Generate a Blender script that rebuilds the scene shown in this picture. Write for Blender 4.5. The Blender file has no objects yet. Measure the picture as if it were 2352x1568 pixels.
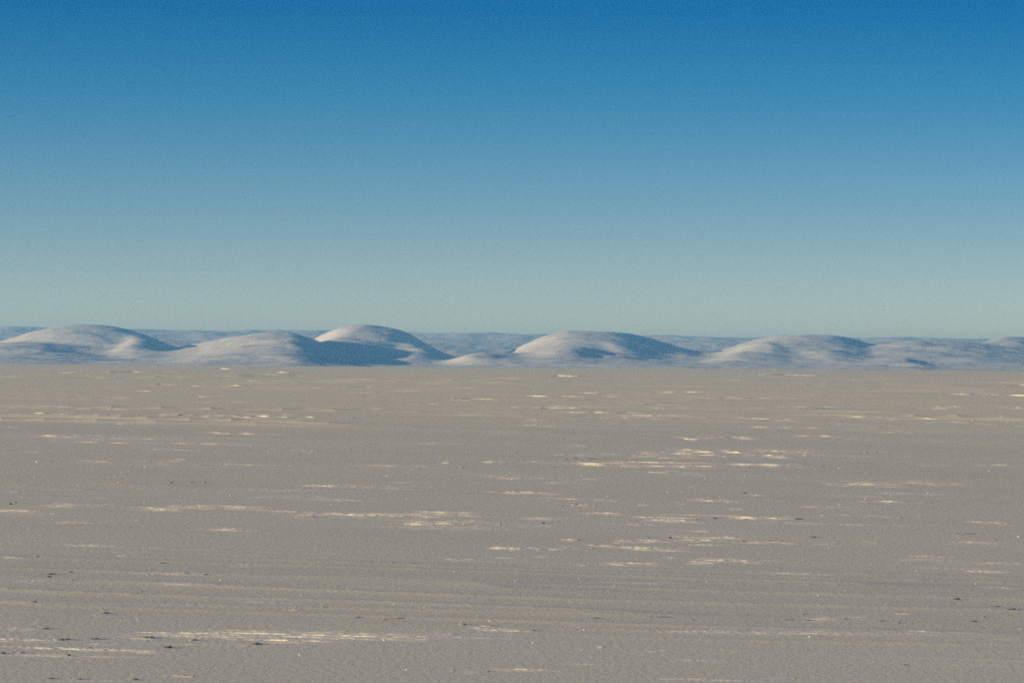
import bpy, math, random
import numpy as np
from mathutils import Vector, Matrix

random.seed(7)
rng = np.random.default_rng(7)
scene = bpy.context.scene
col = scene.collection

# ------------------------------------------------------------------ constants
PW, PH = 2352.0, 1568.0            # measuring scale of the photograph
HFOV = math.radians(18.0)
F = PW / 2 / math.tan(HFOV / 2)    # focal length in those pixels
CAM_H = 2.0
RIM = 1500.0                       # the plain falls away beyond this distance
BASE_Y, ROLL = 843.5, 0.0066
SUN_EL, SUN_BACK = math.radians(7.6), math.radians(20.0)
SUN_DIR = Vector((-math.cos(SUN_BACK) * math.cos(SUN_EL), -math.sin(SUN_BACK) * math.cos(SUN_EL), math.sin(SUN_EL)))

# ------------------------------------------------------------------ noise
def _hash(ix, iy, seed):
    h = (ix.astype(np.int64) * 374761393 + iy.astype(np.int64) * 668265263 + seed * 974711) & 0xFFFFFFFF
    h = ((h ^ (h >> 13)) * 1274126177) & 0xFFFFFFFF
    h = ((h ^ (h >> 16)) * 2246822519) & 0xFFFFFFFF
    return (h ^ (h >> 15)) & 0xFFFFFFFF

def noise(x, y, seed=0):
    x = np.asarray(x, dtype=np.float64); y = np.asarray(y, dtype=np.float64)
    x, y = np.broadcast_arrays(x, y)
    ix = np.floor(x); iy = np.floor(y)
    fx = x - ix; fy = y - iy
    u = fx * fx * fx * (fx * (fx * 6 - 15) + 10); v = fy * fy * fy * (fy * (fy * 6 - 15) + 10)
    def g(dx, dy):
        a = _hash(ix + dx, iy + dy, seed) * (2 * math.pi / 4294967296.0)
        return np.cos(a) * (fx - dx) + np.sin(a) * (fy - dy)
    n00, n10, n01, n11 = g(0, 0), g(1, 0), g(0, 1), g(1, 1)
    a = n00 + (n10 - n00) * u; b = n01 + (n11 - n01) * u
    return (a + (b - a) * v) * 1.5

def fbm(x, y, seed=0, octaves=3):
    t = 0; a = 1.0
    for k in range(octaves):
        t = t + a * noise(x * 2 ** k + 17.3 * k, y * 2 ** k - 9.1 * k, seed + k * 31); a *= 0.5
    return t

def sstep(a, b, x):
    t = np.clip((x - a) / (b - a), 0, 1); return t * t * (3 - 2 * t)

# ------------------------------------------------------------------ materials
def new_mat(name):
    m = bpy.data.materials.new(name); m.use_nodes = True
    nt = m.node_tree; b = nt.nodes['Principled BSDF']
    return m, nt, b

def snow_mat(name, c1, c2, rough, scales, bump_dist, strength, tint_scale=(1, 1, 1), mottle=0.5):
    """snow: two close tones mixed by noise, fine grain as bump"""
    m, nt, b = new_mat(name)
    b.inputs['Roughness'].default_value = rough
    b.inputs['Specular IOR Level'].default_value = 0.25
    tc = nt.nodes.new('ShaderNodeTexCoord')
    mp = nt.nodes.new('ShaderNodeMapping'); mp.inputs['Scale'].default_value = tint_scale
    nt.links.new(tc.outputs['Object'], mp.inputs['Vector'])
    n = nt.nodes.new('ShaderNodeTexNoise'); n.inputs['Scale'].default_value = 1.0; n.inputs['Detail'].default_value = 5; n.inputs['Roughness'].default_value = mottle
    nt.links.new(mp.outputs['Vector'], n.inputs['Vector'])
    mx = nt.nodes.new('ShaderNodeMix'); mx.data_type = 'RGBA'
    mx.inputs['A'].default_value = (*c1, 1); mx.inputs['B'].default_value = (*c2, 1)
    rm = nt.nodes.new('ShaderNodeMapRange'); rm.inputs['From Min'].default_value = 0.3; rm.inputs['From Max'].default_value = 0.7
    nt.links.new(n.outputs['Fac'], rm.inputs['Value']); nt.links.new(rm.outputs['Result'], mx.inputs['Factor'])
    nt.links.new(mx.outputs['Result'], b.inputs['Base Color'])
    prev = None
    for s in scales:
        q = nt.nodes.new('ShaderNodeTexNoise'); q.inputs['Scale'].default_value = s; q.inputs['Detail'].default_value = 3; q.inputs['Roughness'].default_value = 0.65
        nt.links.new(tc.outputs['Object'], q.inputs['Vector'])
        bp = nt.nodes.new('ShaderNodeBump'); bp.inputs['Strength'].default_value = strength; bp.inputs['Distance'].default_value = bump_dist / s
        nt.links.new(q.outputs['Fac'], bp.inputs['Height'])
        if prev: nt.links.new(prev.outputs['Normal'], bp.inputs['Normal'])
        prev = bp
    nt.links.new(prev.outputs['Normal'], b.inputs['Normal'])
    return m

M_PLAIN = snow_mat('wind_crust_snow', (0.765, 0.765, 0.595), (0.72, 0.715, 0.55), 0.62, (18.0, 55.0), 0.4, 0.15, (0.05, 0.25, 0.25))
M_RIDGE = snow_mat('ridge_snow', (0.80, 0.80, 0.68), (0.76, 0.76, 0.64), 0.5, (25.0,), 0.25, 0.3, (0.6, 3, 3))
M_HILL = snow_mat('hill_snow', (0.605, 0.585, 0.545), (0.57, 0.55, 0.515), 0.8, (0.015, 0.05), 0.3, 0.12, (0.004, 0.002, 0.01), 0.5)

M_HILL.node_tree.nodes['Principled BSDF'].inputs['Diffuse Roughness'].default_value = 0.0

def shade_mat(name, c1, c2):
    m, nt, b = new_mat(name)
    b.inputs['Roughness'].default_value = 0.85
    tc = nt.nodes.new('ShaderNodeTexCoord')
    n = nt.nodes.new('ShaderNodeTexNoise'); n.inputs['Scale'].default_value = 40; n.inputs['Detail'].default_value = 4
    nt.links.new(tc.outputs['Object'], n.inputs['Vector'])
    r = nt.nodes.new('ShaderNodeValToRGB')
    r.color_ramp.elements[0].color = (*c1, 1); r.color_ramp.elements[1].color = (*c2, 1)
    nt.links.new(n.outputs['Fac'], r.inputs['Fac']); nt.links.new(r.outputs['Color'], b.inputs['Base Color'])
    return m
M_SHADE = shade_mat('painted_shade_spot', (0.022, 0.026, 0.03), (0.10, 0.105, 0.11))  # shade of undercut hollows and ridge tips, painted as near-black colour
M_SHADE_GREY = shade_mat('painted_shade_grey', (0.10, 0.11, 0.12), (0.30, 0.31, 0.32))  # weaker shade painted as grey, for small spots and crack slivers

def crystal_mat():
    m, nt, b = new_mat('frost_crystal')
    b.inputs['Base Color'].default_value = (0.92, 0.92, 0.9, 1); b.inputs['Roughness'].default_value = 0.25
    b.inputs['Specular IOR Level'].default_value = 0.8
    return m
M_CRYSTAL = crystal_mat()

# ------------------------------------------------------------------ mesh helpers
def mesh_from(name, verts, faces, mat, normals=None, smooth=True):
    verts = np.asarray(verts, dtype=np.float32); faces = np.asarray(faces, dtype=np.int32)
    me = bpy.data.meshes.new(name)
    nv, (nf, k) = len(verts), faces.shape
    me.vertices.add(nv); me.vertices.foreach_set('co', verts.ravel())
    me.loops.add(nf * k); me.loops.foreach_set('vertex_index', faces.ravel())
    me.polygons.add(nf); me.polygons.foreach_set('loop_start', np.arange(nf, dtype=np.int32) * k)
    me.polygons.foreach_set('use_smooth', np.full(nf, smooth, dtype=bool))
    me.update(calc_edges=True); me.validate()
    if normals is not None:
        me.normals_split_custom_set_from_vertices([tuple(n) for n in normals])
    me.materials.append(mat)
    o = bpy.data.objects.new(name, me); col.objects.link(o)
    return o

def grid_faces(nr, nc, wrap=False):
    r = np.arange(nr - 1)[:, None]; c = np.arange(nc if wrap else nc - 1)[None, :]
    c2 = (c + 1) % nc
    a = r * nc + c; b = r * nc + c2; d = (r + 1) * nc + c; e = (r + 1) * nc + c2
    return np.stack([a, b, e, d], -1).reshape(-1, 4)

def grid_normals(P):
    du = np.gradient(P, axis=1); dv = np.gradient(P, axis=0)
    n = np.cross(du, dv); n /= np.linalg.norm(n, axis=-1, keepdims=True) + 1e-12
    n[n[..., 2] < 0] *= -1
    return n

# ------------------------------------------------------------------ camera
cam_d = bpy.data.cameras.new('camera'); cam = bpy.data.objects.new('camera', cam_d); col.objects.link(cam)
scene.camera = cam
cam_d.sensor_width = 36; cam_d.lens = 18 / math.tan(HFOV / 2)
cam_d.clip_start = 0.1; cam_d.clip_end = 100000
RIM_PX = CAM_H / RIM * F
pitch = math.atan((BASE_Y - RIM_PX - PH / 2) / F)
Rm = Matrix.Rotation(math.radians(90) + pitch, 3, 'X') @ Matrix.Rotation(ROLL, 3, 'Z')
cam.matrix_world = Matrix.Translation((0, 0, CAM_H)) @ Rm.to_4x4()

def ray(px, py):
    d = Rm @ Vector(((px - PW / 2) / F, -(py - PH / 2) / F, -1)); return d

def at(px, py):
    """the ground point that stands at this spot of the photograph"""
    d = ray(px, py); t = CAM_H / max(-d.z, 1e-5)
    for _ in range(12):
        h = float(ground(np.array([d.x * t]), np.array([d.y * t]))[0])
        t += 0.4 * ((CAM_H - h) / max(-d.z, 1e-5) - t)
        t = min(t, 1300.0)
    return d.x * t, d.y * t

# ------------------------------------------------------------------ the plain
def relief(x, y, spacing):
    """height of the wind-worked snow; a wavelength too short for the mesh fades out"""
    r = np.hypot(x, y)
    def keep(w): return np.clip((w / spacing - 2.6) / 3.0, 0, 1)
    wx = x + 0.8 * noise(x * 0.1, y * 0.1, 5)
    wy = y + 0.5 * noise(x * 0.08, y * 0.25, 6) + 0.16 * noise(x * 0.3, y * 0.5, 7)
    z = -0.019 * x * sstep(190, 28, r)           # the near ground leans gently away from the sun
    patch = sstep(-0.15, 0.55, fbm(x * 0.035, y * 0.05, 11, 3))
    z = z + 0.035 * fbm(wx / 38, wy / 14, 21, 2)
    def ridged(lx, ly, seed, p=4):
        n = 1 - np.abs(noise(wx / lx, wy / ly, seed)) * 1.6
        return np.clip(n, 0, 1) ** p
    z = z + 0.005 * keep(0.45) * (0.15 + patch) * ridged(3.5, 0.45, 31)
    z = z + 0.013 * keep(1.2) * (0.02 + 1.2 * patch * patch) * ridged(11, 1.2, 32, 5)
    z = z + 0.085 * keep(3.6) * (0.25 + patch) * ridged(26, 3.6, 33, 5) * sstep(45, 110, r)
    z = z + 0.17 * keep(9) * (0.3 + patch) * ridged(60, 9, 34, 5) * sstep(130, 350, r)
    # crumbled crust in patches close by
    crumb = sstep(0.05, 0.5, fbm(x * 0.28 + 3, y * 0.16, 41, 2)) * sstep(70, 25, r)
    z = z + 0.006 * crumb * keep(0.2) * noise(x / 0.16, y / 0.22, 42)
    return z

def far_profile(r):
    return -13.0 * sstep(RIM * 0.985, RIM * 1.5, r) ** 1.0

def spacing_at(r): return 0.0042 * np.maximum(r, 8)

GRID = {}
def build_plain():
    ang = np.concatenate([np.linspace(-180, -30, 76)[:-1], np.linspace(-30, -12.5, 100)[:-1], np.linspace(-12.5, 12.5, 1400)[:-1],
                          np.linspace(12.5, 30, 100)[:-1], np.linspace(30, 180, 76)[:-1]])
    ang = np.radians(ang)
    rr = np.concatenate([[0.3, 1, 2, 4, 7, 10, 13], np.exp(np.arange(math.log(15), math.log(RIM * 0.97), 0.0040)),
                         np.linspace(RIM * 0.972, RIM * 1.55, 60), np.array([2600, 3000, 4000, 6000, 9000, 14000, 22000, 40000])])
    A, R = np.meshgrid(ang, rr)
    X = R * np.sin(A); Y = R * np.cos(A)
    side = 1.0 - 0.97 * sstep(math.radians(14), math.radians(40), np.abs(A))
    Z = relief(X, Y, spacing_at(R)) * sstep(6, 14, R) * side * sstep(2500, 1400, R)
    Z = Z + far_profile(R)
    GRID['rr'], GRID['ang'], GRID['Z'] = rr, ang, Z
    P = np.stack([X, Y, Z], -1)
    f = grid_faces(len(rr), len(ang), wrap=True)[:, ::-1]
    n = len(ang)
    V = P.reshape(-1, 3)
    o = mesh_from('snow_plain', V, f, M_PLAIN)
    o['kind'] = 'structure'
    o['label'] = 'wide flat wind-crusted snow plain filling the foreground'
    # close the middle
    V2 = P[0]; c = np.array([[0, 0, V2[:, 2].mean()]])
    cap = np.stack([np.arange(n), np.roll(np.arange(n), -1), np.full(n, n)], -1)
    me = o.data
    import bmesh
    bm = bmesh.new(); bm.from_mesh(me); bm.verts.ensure_lookup_table()
    bm.faces.new([bm.verts[i] for i in range(n)][::-1])
    bm.to_mesh(me); bm.free()
    return o
build_plain()

# ------------------------------------------------------------------ the hills
def z_of(v, D): return CAM_H + D * (v - RIM_PX) / F
FLOOR = -14.0
#        hill, px centre, v (px above the plain's edge), left w, right w, distance, depth front, depth back, power
BUMPS = [
    # broad ground swell that carries each group of mounds
    ('A', 60, 40, 520, 300, 5000, 900, 900, 2.0), ('B', 780, 36, 260, 300, 5000, 800, 900, 2.0), ('C', 1330, 40, 300, 300, 5000, 900, 900, 2.0),
    ('D', 1830, 42, 300, 300, 5000, 900, 900, 2.0), ('E', 2300, 42, 330, 600, 5000, 900, 900, 2.0),
    ('A', -420, 84, 220, 240, 4600, 900, 700, 2.0),
    ('A', 215, 91, 280, 215, 4750, 600, 700, 2.4),
    ('A', 310, 65, 85, 135, 4420, 560, 420, 2.0),
    ('A', 20, 50, 300, 270, 4150, 600, 380, 2.0),
    ('A', -150, 34, 120, 80, 3800, 300, 300, 2.0), ('A', 60, 8, 200, 200, 3850, 300, 300, 2.0),
    ('A', 385, 30, 80, 110, 4300, 420, 380, 2.0),
    ('B', 820, 92, 150, 180, 4800, 540, 700, 2.4),
    ('B', 895, 80, 120, 125, 4700, 420, 420, 2.0),
    ('B', 650, 75, 320, 150, 4230, 700, 680, 2.0),
    ('B', 955, 45, 85, 95, 4330, 460, 330, 2.0),
    ('B', 640, 35, 270, 150, 3880, 460, 360, 2.0),
    ('C', 1352, 83.5, 195, 280, 4800, 600, 700, 2.5),
    ('C', 1312, 46, 190, 150, 4100, 520, 360, 2.0),
    ('C', 1425, 54, 80, 130, 4450, 560, 400, 2.0),
    ('C', 1580, 40, 150, 150, 4750, 700, 600, 2.0),
    ('C', 1105, 33, 100, 210, 3950, 460, 400, 2.0),
    ('C', 1470, 19, 190, 200, 3900, 460, 400, 2.0),
    ('D', 1886, 78, 270, 190, 4800, 640, 700, 2.6),
    ('D', 1765, 55, 130, 105, 4400, 500, 360, 2.0),
    ('D', 1700, 36, 115, 230, 4000, 420, 380, 2.0),
    ('D', 1900, 33, 150, 160, 4050, 420, 380, 2.0),
    ('E', 2130, 67, 260, 360, 4600, 520, 600, 2.4),
    ('E', 2318, 76, 180, 220, 5000, 600, 600, 2.0),
    ('E', 2080, 25, 190, 75, 3800, 330, 300, 2.0),
    ('E', 2220, 8, 150, 170, 3850, 300, 300, 2.0),
    ('E', 2620, 84, 150, 240, 4600, 900, 700, 2.0),
]
RIDGE_D = 7300.0
def ridge_v(px): return np.interp(px, [-800, 0, 600, 1180, 1776, 2250, 3200], [87, 83, 78.5, 75, 71.5, 70.5, 66])

def hill_fields(PX, D):
    """height and owner over the fan grid (photograph column, distance)"""
    acc = np.zeros_like(PX); owner = np.zeros(PX.shape, dtype=np.int8); best = np.full(PX.shape, 0.0)
    K = 0.26                                   # smooth maximum, 1/m
    names = 'ABCDE'
    X = (PX - PW / 2) / F * D
    warp = 26 * fbm(X / 420, D / 420, 61, 2)
    warpd = 120 * fbm(X / 500 + 7, D / 500, 62, 2)
    rough = fbm(X / 120, D / 150, 63, 4)
    for (h, cx, v, wl, wr, dd, df, db, p) in BUMPS:
        top = z_of(v, dd) - FLOOR
        dx = PX + warp * 0.8 - cx; dy = D + warpd - dd
        ax = np.abs(dx) / np.where(dx < 0, wl, wr); ay = np.abs(dy) / np.where(dy < 0, df * 1.35, db)
        g = (1 + 0.42 * (ax ** p + ay ** 2)) ** -2.5
        hgt = top * g
        acc += np.expm1(np.minimum(K * hgt, 80))
        i = names.index(h) + 1
        m = hgt > best; best[m] = hgt[m]; owner[m] = i
    # far ridge
    top = (z_of(ridge_v(PX), RIDGE_D) - FLOOR)
    dy = D + warpd - RIDGE_D
    g = np.exp(-(np.abs(dy) / np.where(dy < 0, 1900.0, 1800.0)) ** 2)
    hgt = top * (1 + 0.022 * fbm(PX / 150, D / 1100, 66, 4)) * g
    acc += np.expm1(np.minimum(K * hgt, 80))
    m = hgt > best; best[m] = hgt[m]; owner[m] = 0
    z = np.log1p(acc) / K
    z = z + (2.2 * rough + 2.0 * fbm(X / 260 + 3, D / 340, 67, 2)) * sstep(2, 20, z) + (0.10 * fbm(X / 22, D / 30, 64, 2) + 0.55 * fbm(X / 48, D / 70, 68, 2)) * sstep(4, 25, z)
    return z + FLOOR, owner

def build_hills():
    px = np.arange(-760, 3112, 2.4)
    dist = np.concatenate([np.arange(2300, 5400, 7.5), np.arange(5400, 11600, 18.0)])
    PX, D = np.meshgrid(px, dist)
    Z, own = hill_fields(PX, D)
    th = np.arctan((PX - PW / 2) / F)
    X = D * np.tan(th); Y = D
    P = np.stack([X, Y, Z], -1)
    N = grid_normals(P).reshape(-1, 3); V = P.reshape(-1, 3)
    f = grid_faces(len(dist), len(px))
    fo = own.reshape(-1)[f[:, 0]]
    labels = {
        0: ('ridge', 'long low blue-grey snow ridge running behind all the hills'),
        1: ('hill', 'leftmost snow hill with a bright sunlit nose on its right'),
        2: ('hill', 'snow hill with the largest dark blue hollow on its front'),
        3: ('hill', 'middle snow hill with a pointed top and grey front mound'),
        4: ('hill', 'broad low snow hill, second from the right, with a long pale foot'),
        5: ('hill', 'rightmost snow hill with a dark strip of shade along its foot'),
    }
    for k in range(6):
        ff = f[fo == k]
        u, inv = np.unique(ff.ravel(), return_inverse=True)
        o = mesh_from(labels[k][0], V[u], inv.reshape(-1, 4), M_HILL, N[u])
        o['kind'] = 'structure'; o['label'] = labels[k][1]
build_hills()

# ------------------------------------------------------------------ sastrugi: wind-cut snow ridges on the plain
def ground(x, y):
    """height of the plain's own mesh, interpolated between its vertices"""
    x = np.asarray(x, float); y = np.asarray(y, float)
    rr, ang, Z = GRID['rr'], GRID['ang'], GRID['Z']
    r = np.hypot(x, y); a = np.arctan2(x, y)
    i = np.clip(np.searchsorted(rr, r) - 1, 0, len(rr) - 2); j = np.clip(np.searchsorted(ang, a) - 1, 0, len(ang) - 2)
    u = (r - rr[i]) / (rr[i + 1] - rr[i]); v = (a - ang[j]) / (ang[j + 1] - ang[j])
    return (Z[i, j] * (1 - u) + Z[i + 1, j] * u) * (1 - v) + (Z[i, j + 1] * (1 - u) + Z[i + 1, j + 1] * u) * v

def tag(o, label, cat, group):
    o['label'] = label; o['category'] = cat
    if group: o['group'] = group

def photo_xy(c, r, x, y):
    if c == 9: return x * 0.3125, 1102.5 + y * 0.3125
    return 784 * c + x / 3.0, 833 + 245 * r + y / 3.0

def zone(px, py):
    far = 'far' if py < 1000 else ('middle' if py < 1190 else 'near')
    side = 'left' if px < 784 else ('centre' if px < 1568 else 'right')
    return far, side

RIDGE_N = [0]
def make_ridge(c, r, x0, x1, y, s, th=None, label=None, tilt=0.0):
    k = RIDGE_N[0]; RIDGE_N[0] += 1
    ax, ay = photo_xy(c, r, x0, y); bx, by = photo_xy(c, r, x1, y)
    T = (th / 3.0 if th else 1.5 + 0.62 * s) * (0.5 + 0.32 * float(sstep(870, 1080, ay)))
    cx, cy = at((ax + bx) / 2, ay + T * 0.4)
    d = math.hypot(cx, cy); mpp = d / F
    L = (bx - ax) * mpp * 1.6
    n = max(1, int(round(T / 2.1)))
    sl = {1: 0.15, 2: 0.33, 3: 0.58}[int(round(min(3, max(1, s))))] * (0.9 + 0.2 * rng.random())
    H0 = (1.0 if n == 1 else 0.72) * T / n * mpp / (1 + (CAM_H / d) / sl)
    V = []
    rg = np.random.default_rng(100 + k)
    dy_px = d * d / (CAM_H * F)
    extra = 4 if label else 2                  # fainter ragged lines that run alongside
    lines = []
    for q in range(n + extra):
        side_line = q >= n
        f0 = 0.0 if n == 1 else rg.uniform(0, 0.35) * (0.4 + 0.6 * (q / max(1, n - 1)))
        f1 = 1.0 if n == 1 else 1 - rg.uniform(0, 0.35) * (1 - 0.5 * q / max(1, n - 1))
        off = (q - (n - 1) / 2.0) * (T / max(n, 1))
        if side_line:
            f0, f1 = rg.uniform(-0.35, 0.45), rg.uniform(0.6, 1.4)
            off = rg.choice([-1, 1]) * (T * 0.5 + rg.uniform(0.8, 3.2))
        lines.append((off, f0, f1, side_line, q))
    for off, f0, f1, side_line, q in sorted(lines):
        l = L * (f1 - f0); xs0 = cx - L / 2 + L * f0
        nx = int(np.clip(L / (mpp * 1.2), 20, 240))
        t = np.linspace(0, 1, nx)
        x = xs0 + l * t
        env = np.clip(t / 0.22, 0, 1) ** 0.6 * np.clip((1 - t) / 0.4, 0, 1) ** 0.8
        nn = noise(x / (mpp * 42), np.full(nx, k * 3.7 + q * 1.3), 71) + 0.6 * noise(x / (mpp * 13), np.full(nx, k * 2.1 + q), 72)
        env = env * np.clip(0.72 + 0.75 * nn, 0.03, 1.25)
        H = H0 * env * (rg.uniform(0.3, 0.6) if side_line else 1.0 if q == 0 or n == 1 else rg.uniform(0.6, 1.15))
        yc = cy + off * dy_px + 0.35 * dy_px * noise(x / (mpp * 60), np.full(nx, k + 0.5 * q), 73)
        yc = yc + 0.15 * tilt / 3.0 * dy_px * (np.sin((xs0 + l * t - cx) / L * np.pi)) * 0.5
        run = H0 / sl
        rows = [(-1.35 * run, -2.5), (-1.0 * run, -0.25), (-0.72 * run, 0.22), (-0.3 * run, 0.74), (0.0, 1.0), (0.8 * H0, 0.97), (3.0 * H0, 0.62), (6.0 * H0, 0.25), (9.0 * H0, -0.35), (10.0 * H0, -2.5)]
        P = np.zeros((len(rows), nx, 3))
        for i, (oy, hz) in enumerate(rows):
            yy = yc + oy * (1 + 0.15 * noise(x / (mpp * 20), np.full(nx, i * 5.0 + k), 74))
            P[i, :, 0] = x; P[i, :, 1] = yy
            P[i, :, 2] = ground(x, yy) + (H * hz if hz > 0 else H0 * hz)
        base = sum(len(v) for v in V)
        V.append(P.reshape(-1, 3))
    V = np.concatenate(V); Fc = grid_faces(len(V) // nx, nx)
    org = np.array([cx, cy, float(ground(np.array([cx]), np.array([cy]))[0])])
    o = mesh_from('snow_ridge', V - org, Fc, M_RIDGE); o.location = org
    far, side = zone((ax + bx) / 2, ay)
    if label: tag(o, label, 'snow ridge', 'wind-cut snow ridges on the plain')
    else: tag(o, f'faint thin pale snow ridge on the {side} of the {far} plain, among others alike',
              'snow ridge', f'faint snow ridges on the {far} plain, {side}')

STRONG = [
    (0, 2, 1080, 1730, 392, 3, 9, 'uppermost bright snow ridge of the fan at lower left, rising to the right', 26),
    (0, 2, 1200, 1750, 402, 2.4, 7, 'second snow ridge of the fan at lower left, just under the uppermost', 14),
    (0, 2, 1130, 1760, 414, 2.5, 7, 'third snow ridge of the fan at lower left, nearly level', 6),
    (0, 2, 1720, 2240, 440, 3, 10, 'brightest short snow ridge directly above the largest dark shade spot'),
    (0, 2, 1680, 2960, 388, 2.4, 7, 'top line of the long bundle of snow ridges near the bottom edge'),
    (0, 2, 1720, 2840, 405, 3, 9, 'longest and brightest middle line of the bundle near the bottom edge'),
    (0, 2, 1900, 2620, 421, 2.6, 7, 'lower middle line of the snow ridge bundle near the bottom edge'),
    (0, 2, 300, 880, 501, 2, 11, 'long low snow ridge left of and below the tilted dark shade spot'),
    (0, 2, 860, 1092, 512, 2, 9, 'tapering snow ridge ending just below the tilted dark shade spot'),
    (0, 2, -40, 785, 546, 2.4, 12, 'lowest long snow ridge at the left edge, ending in a sharp tip'),
    (0, 2, 0, 360, 435, 1.5, 11, 'pale snow ridge at the left edge running into a dark shaded gap'),
    (0, 2, 60, 260, 362, 1.6, 9, 'small curved pale snow ridge above the lower left streaks'),
    (9, 1, 1380, 1970, 189, 3, 22, 'thick bright snow ridge left of centre, brightest on the left half of the plain'),
    (9, 1, 360, 705, 185, 2.4, 12, 'bright snow ridge near the left edge, higher of two'),
    (9, 1, -40, 300, 222, 2.6, 12, 'bright snow ridge cut by the left edge, lower of two'),
    (9, 1, 1100, 1345, 213, 1.6, 8, 'thin snow ridge just left below the thick left-of-centre ridge'),
    (1, 1, -150, 560, 314, 2.4, 11, 'long thin sagging snow ridge left of the picture centre'),
    (1, 1, 510, 785, 289, 2.6, 12, 'short bright snow ridge, upper of two stacked near the centre'),
    (1, 1, 420, 790, 366, 3, 20, 'bright spindle-shaped snow ridge, lower of two stacked near the centre'),
    (2, 1, 220, 745, 332, 3, 19, 'bright tapered snow ridge between two dark shade spots, right of centre'),
    (1, 1, 2170, 2440, 349, 1.9, 10, 'paler snow ridge joining the left end of the tapered right-of-centre ridge'),
    (2, 1, 1110, 1510, 95, 3, 20, 'brightest snow ridge on the right half, left section of a long streak'),
    (2, 1, 1500, 1925, 90, 2.2, 15, 'right section of the long streak on the right half, ending bluntly'),
    (1, 0, 1600, 2100, 697, 3, 15, 'long bright snow ridge in the middle distance, right of centre'),
    (1, 0, 2080, 2650, 708, 2.4, 17, 'doubled snow ridge continuing the long middle distance streak to the right'),
    (2, 0, 380, 720, 702, 2, 10, 'thin right tail of the long middle distance streak'),
    (2, 0, 150, 440, 614, 3, 12, 'humped bright snow ridge above the long middle distance streak'),
    (2, 0, 575, 685, 637, 3, 11, 'very short bright snow dash right of the humped ridge'),
    (1, 0, 2255, 2440, 623, 3, 13, 'short bright snow ridge left of the humped ridge'),
    (1, 0, 2100, 2225, 627, 2, 8, 'thin snow ridge leading into the short bright ridge from the left'),
    (2, 0, 580, 830, 609, 1.6, 8, 'pale snow ridge trailing right from the humped ridge'),
    (2, 0, 470, 745, 385, 2, 8, 'thin straight snow ridge on the far right plain, longer of two level ones'),
    (2, 0, 1610, 1755, 384, 2.4, 8, 'thin straight snow ridge on the far right plain, shorter of two level ones'),
    (2, 0, 1200, 1460, 354, 2, 8, 'thin far snow ridge between and above the two level ones on the right'),
    (0, 0, 1700, 1900, 368, 3, 11, 'bright far snow ridge, right piece of the broken streak on the left'),
    (0, 0, 1455, 1700, 370, 2.5, 10, 'bright far snow ridge, middle piece of the broken streak on the left'),
    (0, 0, 1265, 1335, 367, 2.2, 9, 'short far snow ridge, left piece of the broken streak on the left'),
    (0, 0, 270, 435, 348, 2, 8, 'thin far snow ridge nearest the left edge below the hills'),
    (1, 2, 930, 1040, 353, 2, 9, 'short snow ridge right of the longest bundle, upper of two'),
    (1, 2, 1050, 1290, 374, 2, 9, 'short snow ridge right of the longest bundle, lower of two'),
    (2, 1, 50, 230, 630, 2.2, 30, 'tangled patch of snow ridges right of centre with a steep right end'),
    (2, 1, 240, 510, 626, 1.8, 11, 'thin snow ridge leaving the tangled patch to the right'),
    (1, 1, 1820, 1985, 641, 2, 24, 'stacked pale snow ridges left of the tangled patch'),
    (1, 1, 1960, 2285, 540, 2, 10, 'snow ridge below the blackest double shade spot'),
    (1, 1, 2090, 2270, 486, 2, 9, 'short snow ridge touching the underside of the blackest double shade spot'),
    (1, 1, 1070, 1310, 543, 2, 11, 'broken cream snow ridge at the centre of the near plain'),
    (2, 1, 30, 255, 484, 2, 9, 'snow ridge right of the blackest double shade spot'),
    (2, 2, 0, 410, 380, 1, 9, 'left section of the wide pale band at the lower right'),
    (2, 2, 820, 1420, 398, 1.2, 8, 'right section of the wide pale band at the lower right'),
    (2, 2, 880, 1060, 290, 2, 14, 'low rounded pale snow hump above the wide pale band, left of two'),
    (2, 2, 1130, 1240, 278, 1.8, 12, 'low rounded pale snow hump above the wide pale band, right of two'),
    (2, 2, -20, 560, 715, 1.3, 8, 'pale snow ridge along the very bottom edge, right of centre'),
]
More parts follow.
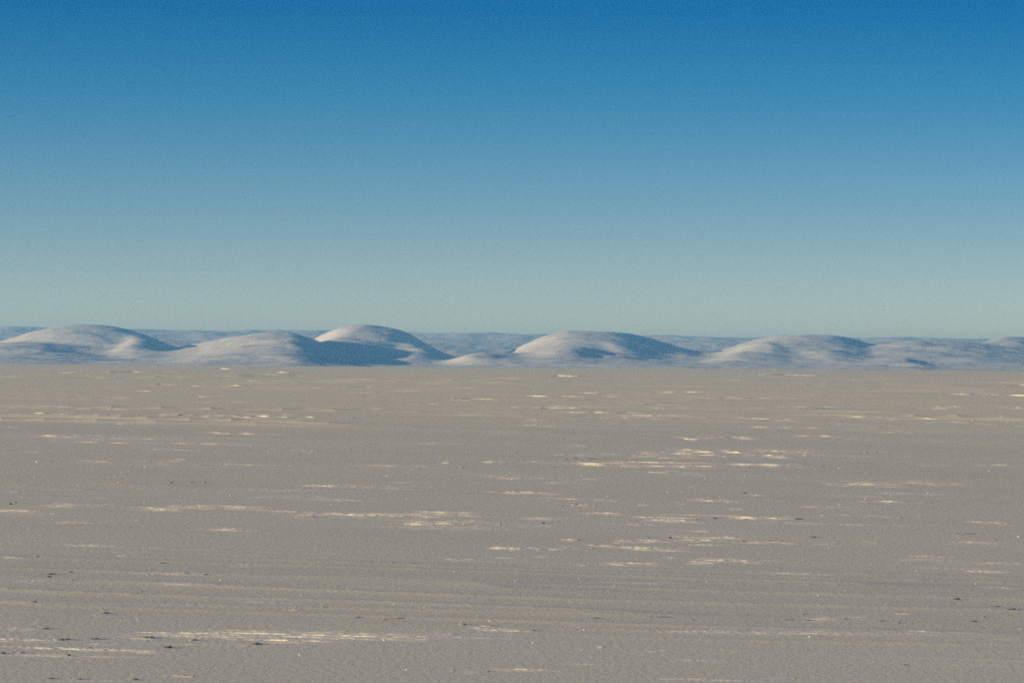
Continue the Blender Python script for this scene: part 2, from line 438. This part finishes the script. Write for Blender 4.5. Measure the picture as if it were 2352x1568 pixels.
FAINT = [
    (0, 0, 0, 260, 352, 1), (0, 0, 435, 960, 357, 1), (0, 0, 1110, 1230, 357, 2), (0, 0, 1925, 2010, 372, 2), (0, 0, 2110, 2175, 373, 2),
    (0, 0, 330, 500, 501, 2), (0, 0, 545, 690, 501, 1.5), (0, 0, 1080, 1200, 148, 1.5), (0, 0, 1240, 1440, 160, 1), (0, 0, 1600, 1700, 156, 1.6),
    (0, 0, 995, 1320, 93, 1), (0, 0, 1520, 1590, 41, 1.6), (0, 0, 1930, 2070, 67, 1.2), (0, 0, 650, 760, 105, 1), (0, 0, 950, 1050, 194, 1),
    (0, 0, 1380, 1530, 232, 1.2), (0, 0, 660, 980, 242, 1), (0, 0, 0, 170, 440, 1.2), (0, 0, 820, 950, 421, 1), (0, 0, 170, 310, 614, 1),
    (0, 0, 970, 1030, 678, 1), (0, 0, 1220, 1285, 664, 1.2), (0, 0, 1100, 1200, 692, 1.2), (0, 0, 560, 870, 319, 1),
    (1, 0, 1490, 1670, 90, 1.6), (1, 0, 90, 230, 164, 1.6), (1, 0, 775, 1005, 248, 1.8), (1, 0, 1360, 1820, 232, 1.7), (1, 0, 1680, 1900, 208, 1),
    (1, 0, 1600, 2020, 342, 1.8), (1, 0, 2010, 2300, 366, 1.8), (1, 0, 1220, 1470, 430, 1.5), (1, 0, 1300, 1420, 392, 1), (1, 0, 1610, 1730, 569, 1.5),
    (1, 0, 1000, 1105, 683, 2), (1, 0, 705, 775, 688, 1.6), (1, 0, 2180, 2270, 311, 1), (1, 0, 2250, 2560, 202, 1.8), (1, 0, 2050, 2300, 655, 1),
    (2, 0, 860, 915, 153, 1.2), (2, 0, 1260, 1460, 180, 1.2), (2, 0, 2190, 2400, 224, 1.8), (2, 0, 1560, 1650, 274, 1), (2, 0, 1770, 1940, 300, 1.5),
    (2, 0, 1680, 1830, 315, 1), (2, 0, 140, 210, 386, 1.2), (2, 0, 1365, 1470, 408, 1.7), (2, 0, 1030, 1055, 410, 1.6), (2, 0, 290, 460, 512, 2),
    (2, 0, 0, 280, 515, 1.4), (2, 0, 30, 100, 525, 1.5), (2, 0, 830, 935, 612, 1.2), (2, 0, 0, 100, 648, 1.8), (2, 0, 250, 300, 642, 2),
    (2, 0, 850, 930, 636, 1.3), (2, 0, 720, 840, 706, 1), (2, 0, 280, 440, 236, 1), (2, 0, 2230, 2352, 308, 1.3), (2, 0, 440, 530, 637, 1.2),
    (9, 1, 740, 910, 185, 1.2), (9, 1, 2040, 2200, 225, 1.3), (9, 1, 2200, 2300, 264, 1.2), (9, 1, 240, 500, 245, 1.1), (9, 1, 60, 200, 567, 1.3),
    (9, 1, 305, 400, 557, 1.4), (9, 1, 875, 930, 554, 1.6), (9, 1, 1080, 1540, 690, 1), (9, 1, 1240, 1460, 765, 1), (9, 1, 180, 380, 740, 1),
    (1, 1, 370, 615, 91, 1.4), (1, 1, 2160, 2430, 21, 1.6), (1, 1, 780, 980, 354, 1.4), (1, 1, 840, 1080, 394, 1.2), (1, 1, 1270, 1490, 336, 1.8),
    (1, 1, 1640, 1745, 246, 1.5), (1, 1, 1780, 1900, 212, 1.2), (1, 1, 2060, 2140, 243, 1.3), (1, 1, 1530, 1620, 481, 1.5), (1, 1, 1930, 2020, 489, 1.8),
    (1, 1, 1345, 1385, 545, 1.3), (1, 1, 1450, 1530, 550, 1.8), (1, 1, 1560, 1650, 535, 1.5), (1, 1, 1715, 1860, 520, 1.5), (1, 1, 740, 900, 615, 1.5),
    (1, 1, 1060, 1280, 610, 1.2), (1, 1, 1600, 1710, 658, 1.3), (1, 1, 1990, 2170, 645, 1.5), (1, 1, 2240, 2330, 607, 1.5), (1, 1, 1370, 1500, 600, 1),
    (2, 1, 1020, 1120, 100, 1.5), (2, 1, 1320, 1520, 218, 1.5), (2, 1, 105, 380, 216, 1.6), (2, 1, 500, 610, 178, 1), (2, 1, 330, 415, 269, 1.2),
    (2, 1, 0, 100, 237, 1.4), (2, 1, 1100, 1420, 315, 1.4), (2, 1, 2000, 2200, 361, 1.5), (2, 1, 90, 250, 518, 1.5), (2, 1, 510, 760, 500, 1.7),
    (2, 1, 300, 360, 463, 1.2), (2, 1, 950, 1100, 513, 1.3), (2, 1, 1270, 1340, 507, 1.5), (2, 1, 2020, 2170, 506, 1.2), (2, 1, 1540, 1860, 625, 1),
    (0, 2, 900, 1060, 427, 1.5), (0, 2, 1200, 1740, 470, 1.2), (0, 2, 60, 210, 179, 1.2), (0, 2, 1180, 1320, 688, 1.5), (0, 2, 1740, 2040, 181, 1.3),
    (0, 2, 2000, 2050, 232, 1.2), (0, 2, 640, 760, 265, 1), (0, 2, 540, 880, 717, 1), (0, 2, 660, 800, 468, 1.2), (0, 2, 1150, 1370, 54, 1),
    (1, 2, 510, 600, 411, 1.5), (1, 2, 650, 780, 397, 1), (1, 2, 1200, 1410, 517, 1.4), (1, 2, 1140, 1410, 638, 1.5), (1, 2, 1780, 1810, 487, 2),
    (1, 2, 1620, 1860, 605, 1.2), (1, 2, 860, 950, 658, 1.2), (1, 2, 2120, 2230, 517, 1.3), (1, 2, 1560, 1700, 338, 1), (1, 2, 1830, 2200, 45, 1),
    (2, 2, 410, 820, 390, 1.4), (2, 2, 1480, 1560, 256, 1.5), (2, 2, 1560, 1720, 378, 1.7), (2, 2, 1720, 2000, 385, 1), (2, 2, 2160, 2280, 433, 1),
    (2, 2, 30, 300, 578, 1.3), (2, 2, 650, 760, 705, 1.2), (2, 2, 2100, 2300, 75, 1),
]
for a in STRONG: make_ridge(*a)
for a in FAINT: make_ridge(*a)
rg_far = np.random.default_rng(23)
for _ in range(90):                       # the many hair-thin long ones between them
    w_ = rg_far.uniform(150, 520); xa = rg_far.uniform(-60, 2300)
    make_ridge(int(rg_far.integers(0, 3)), 0 if rg_far.random() < 0.62 else 1, xa, xa + w_, rg_far.uniform(50, 720), 1 if rg_far.random() < 0.8 else 1.5)

# ------------------------------------------------------------------ dark lumps whose colour paints the shade of hollows between the ridges
SHADE_SPOTS = [  # column, row, x, y, width, height, label
    (0, 2, 1765, 461, 62, 15, 'largest dark painted shade spot, directly under the brightest short snow ridge at lower left'),
    (0, 2, 1155, 484, 62, 14, 'tilted dark painted shade spot left of the largest one'),
    (0, 2, 472, 540, 28, 13, 'small black painted shade spot on the lowest long snow ridge at left'),
    (0, 2, 725, 250, 46, 12, 'dark slanting painted shade spot alone on the open lower left plain'),
    (0, 2, 235, 172, 36, 8, 'thin dark painted shade spot near the left edge beside a short pale ridge'),
    (0, 2, 18, 525, 38, 11, 'dark painted shade spot cut by the left edge just above the lowest ridge'),
    (9, 1, 368, 685, 60, 11, 'upper of two stacked painted shade spots at the left of the plain'),
    (9, 1, 357, 705, 30, 10, 'lower of two stacked painted shade spots at the left of the plain'),
    (9, 1, 75, 172, 26, 13, 'dark painted shade spot above the bright ridges at the left edge'),
    (1, 1, 2265, 463, 26, 20, 'blackest painted shade spot, a double one right of centre above a short ridge'),
    (1, 1, 1390, 366, 20, 10, 'black dot of painted shade near the picture centre'),
    (1, 1, 1610, 240, 42, 13, 'grey broad painted shade spot right of centre in the middle distance'),
    (1, 1, 1637, 482, 16, 10, 'small round painted shade spot at the right tip of a tiny ridge'),
    (2, 1, 790, 337, 62, 8, 'long dark sliver of painted shade at the right end of the tapered right-of-centre ridge'),
    (2, 1, 215, 333, 28, 8, 'dark painted shade spot at the left end of the tapered right-of-centre ridge'),
    (2, 1, 2150, 479, 28, 10, 'dark painted shade spot near the right edge below the slanting crack'),
    (2, 1, 418, 160, 32, 7, 'dark painted shade spot on the open plain below the long right-hand streak'),
    (2, 2, 1883, 153, 46, 11, 'darkest painted shade spot at the lower right edge of the plain'),
    (2, 2, 2005, 306, 45, 9, 'slanting dark painted shade spot at lower right, below the darkest one there'),
    (1, 2, 835, 327, 46, 10, 'grey painted shade spot above the short ridges at the bottom centre'),
    (0, 0, 1235, 357, 26, 8, 'far dark painted shade spot inside the broken bright streak on the left'),
    (2, 1, 1910, 437, 185, 8, 'thin dark slanting crack line of painted shade on the right of the plain'),
    (1, 2, 2160, 276, 190, 7, 'faint long slanting crack line of painted shade at the bottom, right of centre'),
    (1, 2, 350, 285, 140, 6, 'faint slanting crack line above the longest ridge bundle'),
]
SMALL_SHADE_SPOTS = [
    (0, 0, 1335, 358, 40, 6), (0, 0, 1925, 367, 16, 8), (0, 0, 955, 356, 20, 6), (0, 0, 765, 322, 20, 5), (0, 0, 350, 680, 15, 6), (0, 0, 955, 258, 15, 5),
    (1, 0, 78, 376, 30, 6), (1, 0, 1545, 662, 25, 7), (1, 0, 1600, 657, 40, 5), (1, 0, 1700, 659, 60, 5), (1, 0, 830, 718, 25, 6), (1, 0, 1200, 615, 20, 5), (1, 0, 1460, 716, 20, 5),
    (2, 0, 505, 620, 20, 6), (2, 0, 1265, 615, 25, 7), (2, 0, 1330, 613, 18, 5), (2, 0, 1163, 620, 10, 6), (2, 0, 825, 665, 15, 8), (2, 0, 960, 711, 30, 6),
    (2, 0, 1000, 708, 15, 6), (2, 0, 455, 716, 20, 6), (2, 0, 1095, 402, 15, 5), (2, 0, 540, 512, 18, 5), (2, 0, 2005, 395, 18, 8), (2, 0, 375, 714, 15, 6),
    (9, 1, 110, 163, 25, 8), (9, 1, 1245, 15, 45, 8), (9, 1, 1400, 12, 50, 6), (9, 1, 1500, 15, 30, 8), (9, 1, 265, 560, 35, 7), (9, 1, 505, 670, 40, 7),
    (9, 1, 225, 678, 15, 6), (9, 1, 1180, 606, 40, 6), (9, 1, 2300, 267, 25, 7), (9, 1, 1130, 690, 20, 6), (9, 1, 530, 733, 15, 6), (9, 1, 1360, 680, 30, 5), (9, 1, 1500, 690, 40, 5),
    (1, 1, 1195, 149, 40, 6), (1, 1, 1520, 248, 20, 7), (1, 1, 1750, 246, 15, 8), (1, 1, 1168, 358, 10, 6), (1, 1, 1480, 358, 15, 6), (1, 1, 2045, 548, 20, 5),
    (1, 1, 2110, 468, 30, 6), (1, 1, 2080, 490, 30, 6), (1, 1, 1340, 530, 15, 6), (1, 1, 1725, 540, 25, 6), (1, 1, 490, 643, 40, 6), (1, 1, 350, 640, 15, 6),
    (1, 1, 640, 632, 10, 6), (1, 1, 2200, 613, 20, 6), (1, 1, 1005, 608, 15, 6), (1, 1, 2210, 232, 15, 5), (1, 1, 575, 605, 25, 5), (1, 1, 1095, 375, 20, 8),
    (2, 1, 1045, 338, 20, 5), (2, 1, 1290, 330, 20, 6), (2, 1, 1495, 330, 25, 6), (2, 1, 580, 488, 14, 7), (2, 1, 680, 488, 20, 6), (2, 1, 410, 490, 25, 6),
    (2, 1, 880, 463, 70, 5), (2, 1, 1205, 490, 20, 6), (2, 1, 90, 340, 25, 6), (2, 1, 320, 458, 20, 5), (2, 1, 505, 190, 25, 5), (2, 1, 690, 425, 9, 14),
    (0, 2, 705, 222, 20, 8), (0, 2, 610, 490, 30, 8), (0, 2, 140, 522, 50, 8), (0, 2, 420, 430, 100, 13), (0, 2, 620, 427, 110, 6), (0, 2, 1000, 418, 110, 8),
    (0, 2, 1325, 435, 45, 10), (0, 2, 530, 705, 60, 8), (0, 2, 910, 707, 60, 7), (0, 2, 1330, 686, 20, 8), (0, 2, 1265, 678, 25, 6), (0, 2, 330, 700, 70, 6),
    (0, 2, 2225, 210, 25, 5), (0, 2, 970, 98, 15, 8), (0, 2, 490, 22, 25, 6), (0, 2, 295, 357, 70, 5),
    (1, 2, 295, 292, 30, 6), (1, 2, 885, 384, 15, 6), (1, 2, 780, 391, 20, 6), (1, 2, 470, 413, 25, 6), (1, 2, 150, 430, 30, 5), (1, 2, 700, 400, 15, 6),
    (1, 2, 1740, 285, 70, 5), (1, 2, 1020, 337, 40, 6), (1, 2, 1310, 370, 50, 7), (1, 2, 955, 656, 12, 6), (1, 2, 1005, 650, 25, 6), (1, 2, 100, 280, 50, 5), (1, 2, 770, 262, 20, 6),
    (2, 2, 2065, 275, 40, 5), (2, 2, 2262, 271, 14, 8), (2, 2, 1362, 305, 40, 6), (2, 2, 1480, 317, 40, 6), (2, 2, 1612, 305, 15, 6), (2, 2, 1495, 297, 20, 5),
    (2, 2, 825, 257, 30, 7), (2, 2, 840, 298, 60, 5), (2, 2, 1520, 606, 35, 7), (2, 2, 375, 382, 20, 5), (2, 2, 1105, 290, 50, 4), (2, 2, 700, 296, 50, 4),
    (2, 2, 2240, 222, 90, 7), (2, 2, 2140, 205, 80, 4), (2, 2, 60, 297, 30, 5), (2, 2, 500, 318, 25, 5),
]
import bmesh
SHADE_N = [0]
def make_shade_spot(c, r, x, y, w, h, label=None):  # raised dark lump or sliver standing in for shade in a hollow or crack
    k = SHADE_N[0]; SHADE_N[0] += 1
    px, py = photo_xy(c, r, x, y)
    cx, cy = at(px, py + h / 6.0); d = math.hypot(cx, cy); mpp = d / F
    W = w / 3.0 * mpp * 0.58; crack = label is not None and 'crack' in label
    Hh = max(h / 3.0 * mpp * (0.85 if not crack else 0.3), 0.003)
    bm = bmesh.new(); bmesh.ops.create_icosphere(bm, subdivisions=3, radius=1.0)
    depth = min(W * 0.6, 6 * Hh)
    v = np.array([q.co[:] for q in bm.verts])
    lump = 1 + 0.35 * fbm(v[:, 0] * 1.7 + k * 3.1, v[:, 1] * 1.7 + v[:, 2] * 1.3, 81, 3)
    v = v * lump[:, None]
    tilt = (0.10 if not crack else 0.045) + 0.05 * math.sin(k * 2.3)
    zz = v[:, 2] * Hh * 0.62 + Hh * 0.28
    if not crack and k % 3 == 0: zz = zz * (0.75 + 0.25 * np.cos(v[:, 0] * 5))
    P = np.stack([v[:, 0] * W, v[:, 1] * depth, zz + (v[:, 0] * W) * tilt * min(1.0, 1.2 * Hh / (W * 0.12 + 1e-6))], -1)
    for q, p in zip(bm.verts, P): q.co = p
    for fc in bm.faces: fc.smooth = True
    me = bpy.data.meshes.new('painted_crack_shade' if crack else 'painted_shade_spot'); bm.to_mesh(me); bm.free()
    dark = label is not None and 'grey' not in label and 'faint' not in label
    me.materials.append(M_SHADE if dark and not crack else M_SHADE_GREY)
    o = bpy.data.objects.new(me.name, me); col.objects.link(o)
    o.location = (cx, cy, float(ground(np.array([cx]), np.array([cy]))[0]))
    far, side = zone(px, py)
    if label: tag(o, label, 'crack' if crack else 'shade_spot', 'painted shade of slanting cracks in the crust' if crack else 'painted shade spots on the snow')
    else: tag(o, f'tiny grey painted shade spot on the {side} of the {far} plain, among others alike', 'shade_spot', f'tiny grey painted shade spots on the {far} plain, {side}')
for a in SHADE_SPOTS: make_shade_spot(*a)
for a in SMALL_SHADE_SPOTS: make_shade_spot(*a)

# ------------------------------------------------------------------ glittering frost crystals, too many to count
def build_crystals():
    oc = np.array([(1, 0, 0), (-1, 0, 0), (0, 1, 0), (0, -1, 0), (0, 0, 1), (0, 0, -1)], float)
    of = np.array([(0, 2, 4), (2, 1, 4), (1, 3, 4), (3, 0, 4), (2, 0, 5), (1, 2, 5), (3, 1, 5), (0, 3, 5)])
    rg = np.random.default_rng(5); V = []; Fc = []
    N = 850
    r = np.sqrt(rg.uniform(17 ** 2, 75 ** 2, N)); a = np.radians(rg.uniform(-11, 11, N))
    keep = rg.random(N) < np.clip(1.15 - r / 85, 0.25, 1)
    r = r[keep]; a = a[keep]
    x = r * np.sin(a); y = r * np.cos(a); z = ground(x, y)
    for i in range(len(r)):
        s = 0.0024 * math.exp(min(rg.normal(0, 0.38), 0.6)) * (r[i] / 26) ** 0.6
        q = rg.normal(size=4); q /= np.linalg.norm(q); w_, x_, y_, z_ = q
        R = np.array([[1 - 2 * (y_ * y_ + z_ * z_), 2 * (x_ * y_ - z_ * w_), 2 * (x_ * z_ + y_ * w_)],
                      [2 * (x_ * y_ + z_ * w_), 1 - 2 * (x_ * x_ + z_ * z_), 2 * (y_ * z_ - x_ * w_)],
                      [2 * (x_ * z_ - y_ * w_), 2 * (y_ * z_ + x_ * w_), 1 - 2 * (x_ * x_ + y_ * y_)]])
        V.append((oc * np.array([1, 1, 1.4]) * s) @ R.T + np.array([x[i], y[i], z[i] + s * 0.8])); Fc.append(of + 6 * i)
    o = mesh_from('frost_crystals', np.concatenate(V), np.concatenate(Fc), M_CRYSTAL, smooth=False)
    o['kind'] = 'stuff'; o['label'] = 'scattered glittering frost crystals on the snow'
build_crystals()

# ------------------------------------------------------------------ haze
def build_haze():
    import bmesh
    bm = bmesh.new(); bmesh.ops.create_cube(bm, size=1.0)
    x, y0, y1, z0, z1 = 6000.0, -600.0, 12500.0, -15.5, 86.0
    for v in bm.verts:
        v.co = ((v.co.x * 2) * x, y0 if v.co.y < 0 else y1, z0 if v.co.z < 0 else z1)
    me = bpy.data.meshes.new('haze'); bm.to_mesh(me); bm.free()
    o = bpy.data.objects.new('haze', me); col.objects.link(o); o['kind'] = 'stuff'
    o['label'] = 'thin cold haze over the plain and hills'
    m = bpy.data.materials.new('haze_air'); m.use_nodes = True; t = m.node_tree
    t.nodes.remove(t.nodes['Principled BSDF'])
    v = t.nodes.new('ShaderNodeVolumePrincipled'); v.inputs['Color'].default_value = (0.18, 0.52, 1.0, 1)
    v.inputs['Density'].default_value = HAZE; v.inputs['Anisotropy'].default_value = 0.12
    t.links.new(v.outputs['Volume'], t.nodes['Material Output'].inputs['Volume'])
    me.materials.append(m)
HAZE = 1.5e-4
build_haze()

# ------------------------------------------------------------------ light
sun_d = bpy.data.lights.new('sun', 'SUN'); sun = bpy.data.objects.new('sun', sun_d); col.objects.link(sun)
sun_d.energy = 5.0; sun_d.angle = math.radians(0.9); sun_d.color = (1.0, 0.74, 0.42)
sun.rotation_euler = (-SUN_DIR).to_track_quat('-Z', 'Y').to_euler()
sun.location = (-40, -30, 60)

w = bpy.data.worlds.new('World'); scene.world = w; w.use_nodes = True
nt = w.node_tree; bg = nt.nodes['Background']
tc = nt.nodes.new('ShaderNodeTexCoord')
mp = nt.nodes.new('ShaderNodeMapping'); mp.vector_type = 'POINT'; mp.inputs['Scale'].default_value = (1, 1, 6.0)
nt.links.new(tc.outputs['Generated'], mp.inputs['Vector'])
nm = nt.nodes.new('ShaderNodeVectorMath'); nm.operation = 'NORMALIZE'
nt.links.new(mp.outputs['Vector'], nm.inputs[0])
sky = nt.nodes.new('ShaderNodeTexSky'); sky.sky_type = 'NISHITA'; sky.sun_disc = False
sky.sun_elevation = SUN_EL
sky.sun_rotation = math.atan2(SUN_DIR.x, SUN_DIR.y)
sky.altitude = 600; sky.air_density = 1.0; sky.dust_density = 0.4; sky.ozone_density = 2.0
nt.links.new(nm.outputs['Vector'], sky.inputs['Vector'])
# the deep clear polar blue overhead, paling to grey-green at the horizon
sx = nt.nodes.new('ShaderNodeSeparateXYZ'); nt.links.new(tc.outputs['Generated'], sx.inputs['Vector'])
mr = nt.nodes.new('ShaderNodeMapRange'); mr.inputs['From Min'].default_value = 0.0; mr.inputs['From Max'].default_value = 0.4
nt.links.new(sx.outputs['Z'], mr.inputs['Value'])
ramp = nt.nodes.new('ShaderNodeValToRGB'); nt.links.new(mr.outputs['Result'], ramp.inputs['Fac'])
SKY_STOPS = [(0.0, (1.0, .72, .49)), (.0133, (1.0, .71, .52)), (.0316, (.93, .76, .58)), (.0563, (.61, .81, .74)),
             (.0836, (.18, .75, .86)), (.1083, (.0, .58, .87)), (.16, (.0, .48, .88)), (.4, (.06, .37, .72))]
er = ramp.color_ramp.elements
while len(er) < len(SKY_STOPS): er.new(0.5)
for e, (z, c) in zip(er, SKY_STOPS): e.position = z / 0.4
for e, (z, c) in zip(er, SKY_STOPS): e.color = (*c, 1)
mu = nt.nodes.new('ShaderNodeMix'); mu.data_type = 'RGBA'; mu.blend_type = 'MULTIPLY'; mu.inputs['Factor'].default_value = 1.0
nt.links.new(sky.outputs['Color'], mu.inputs['A']); nt.links.new(ramp.outputs['Color'], mu.inputs['B'])
nt.links.new(mu.outputs['Result'], bg.inputs['Color'])
bg.inputs['Strength'].default_value = 0.113

scene.view_settings.view_transform = 'Standard'; scene.view_settings.look = 'None'
scene.view_settings.exposure = 1.25; scene.view_settings.gamma = 1.0
scene.cycles.use_denoising = False
scene.cycles.use_adaptive_sampling = True; scene.cycles.adaptive_threshold = 0.04; scene.cycles.adaptive_min_samples = 32
scene.cycles.max_bounces = 4
scene.cycles.filter_width = 1.9
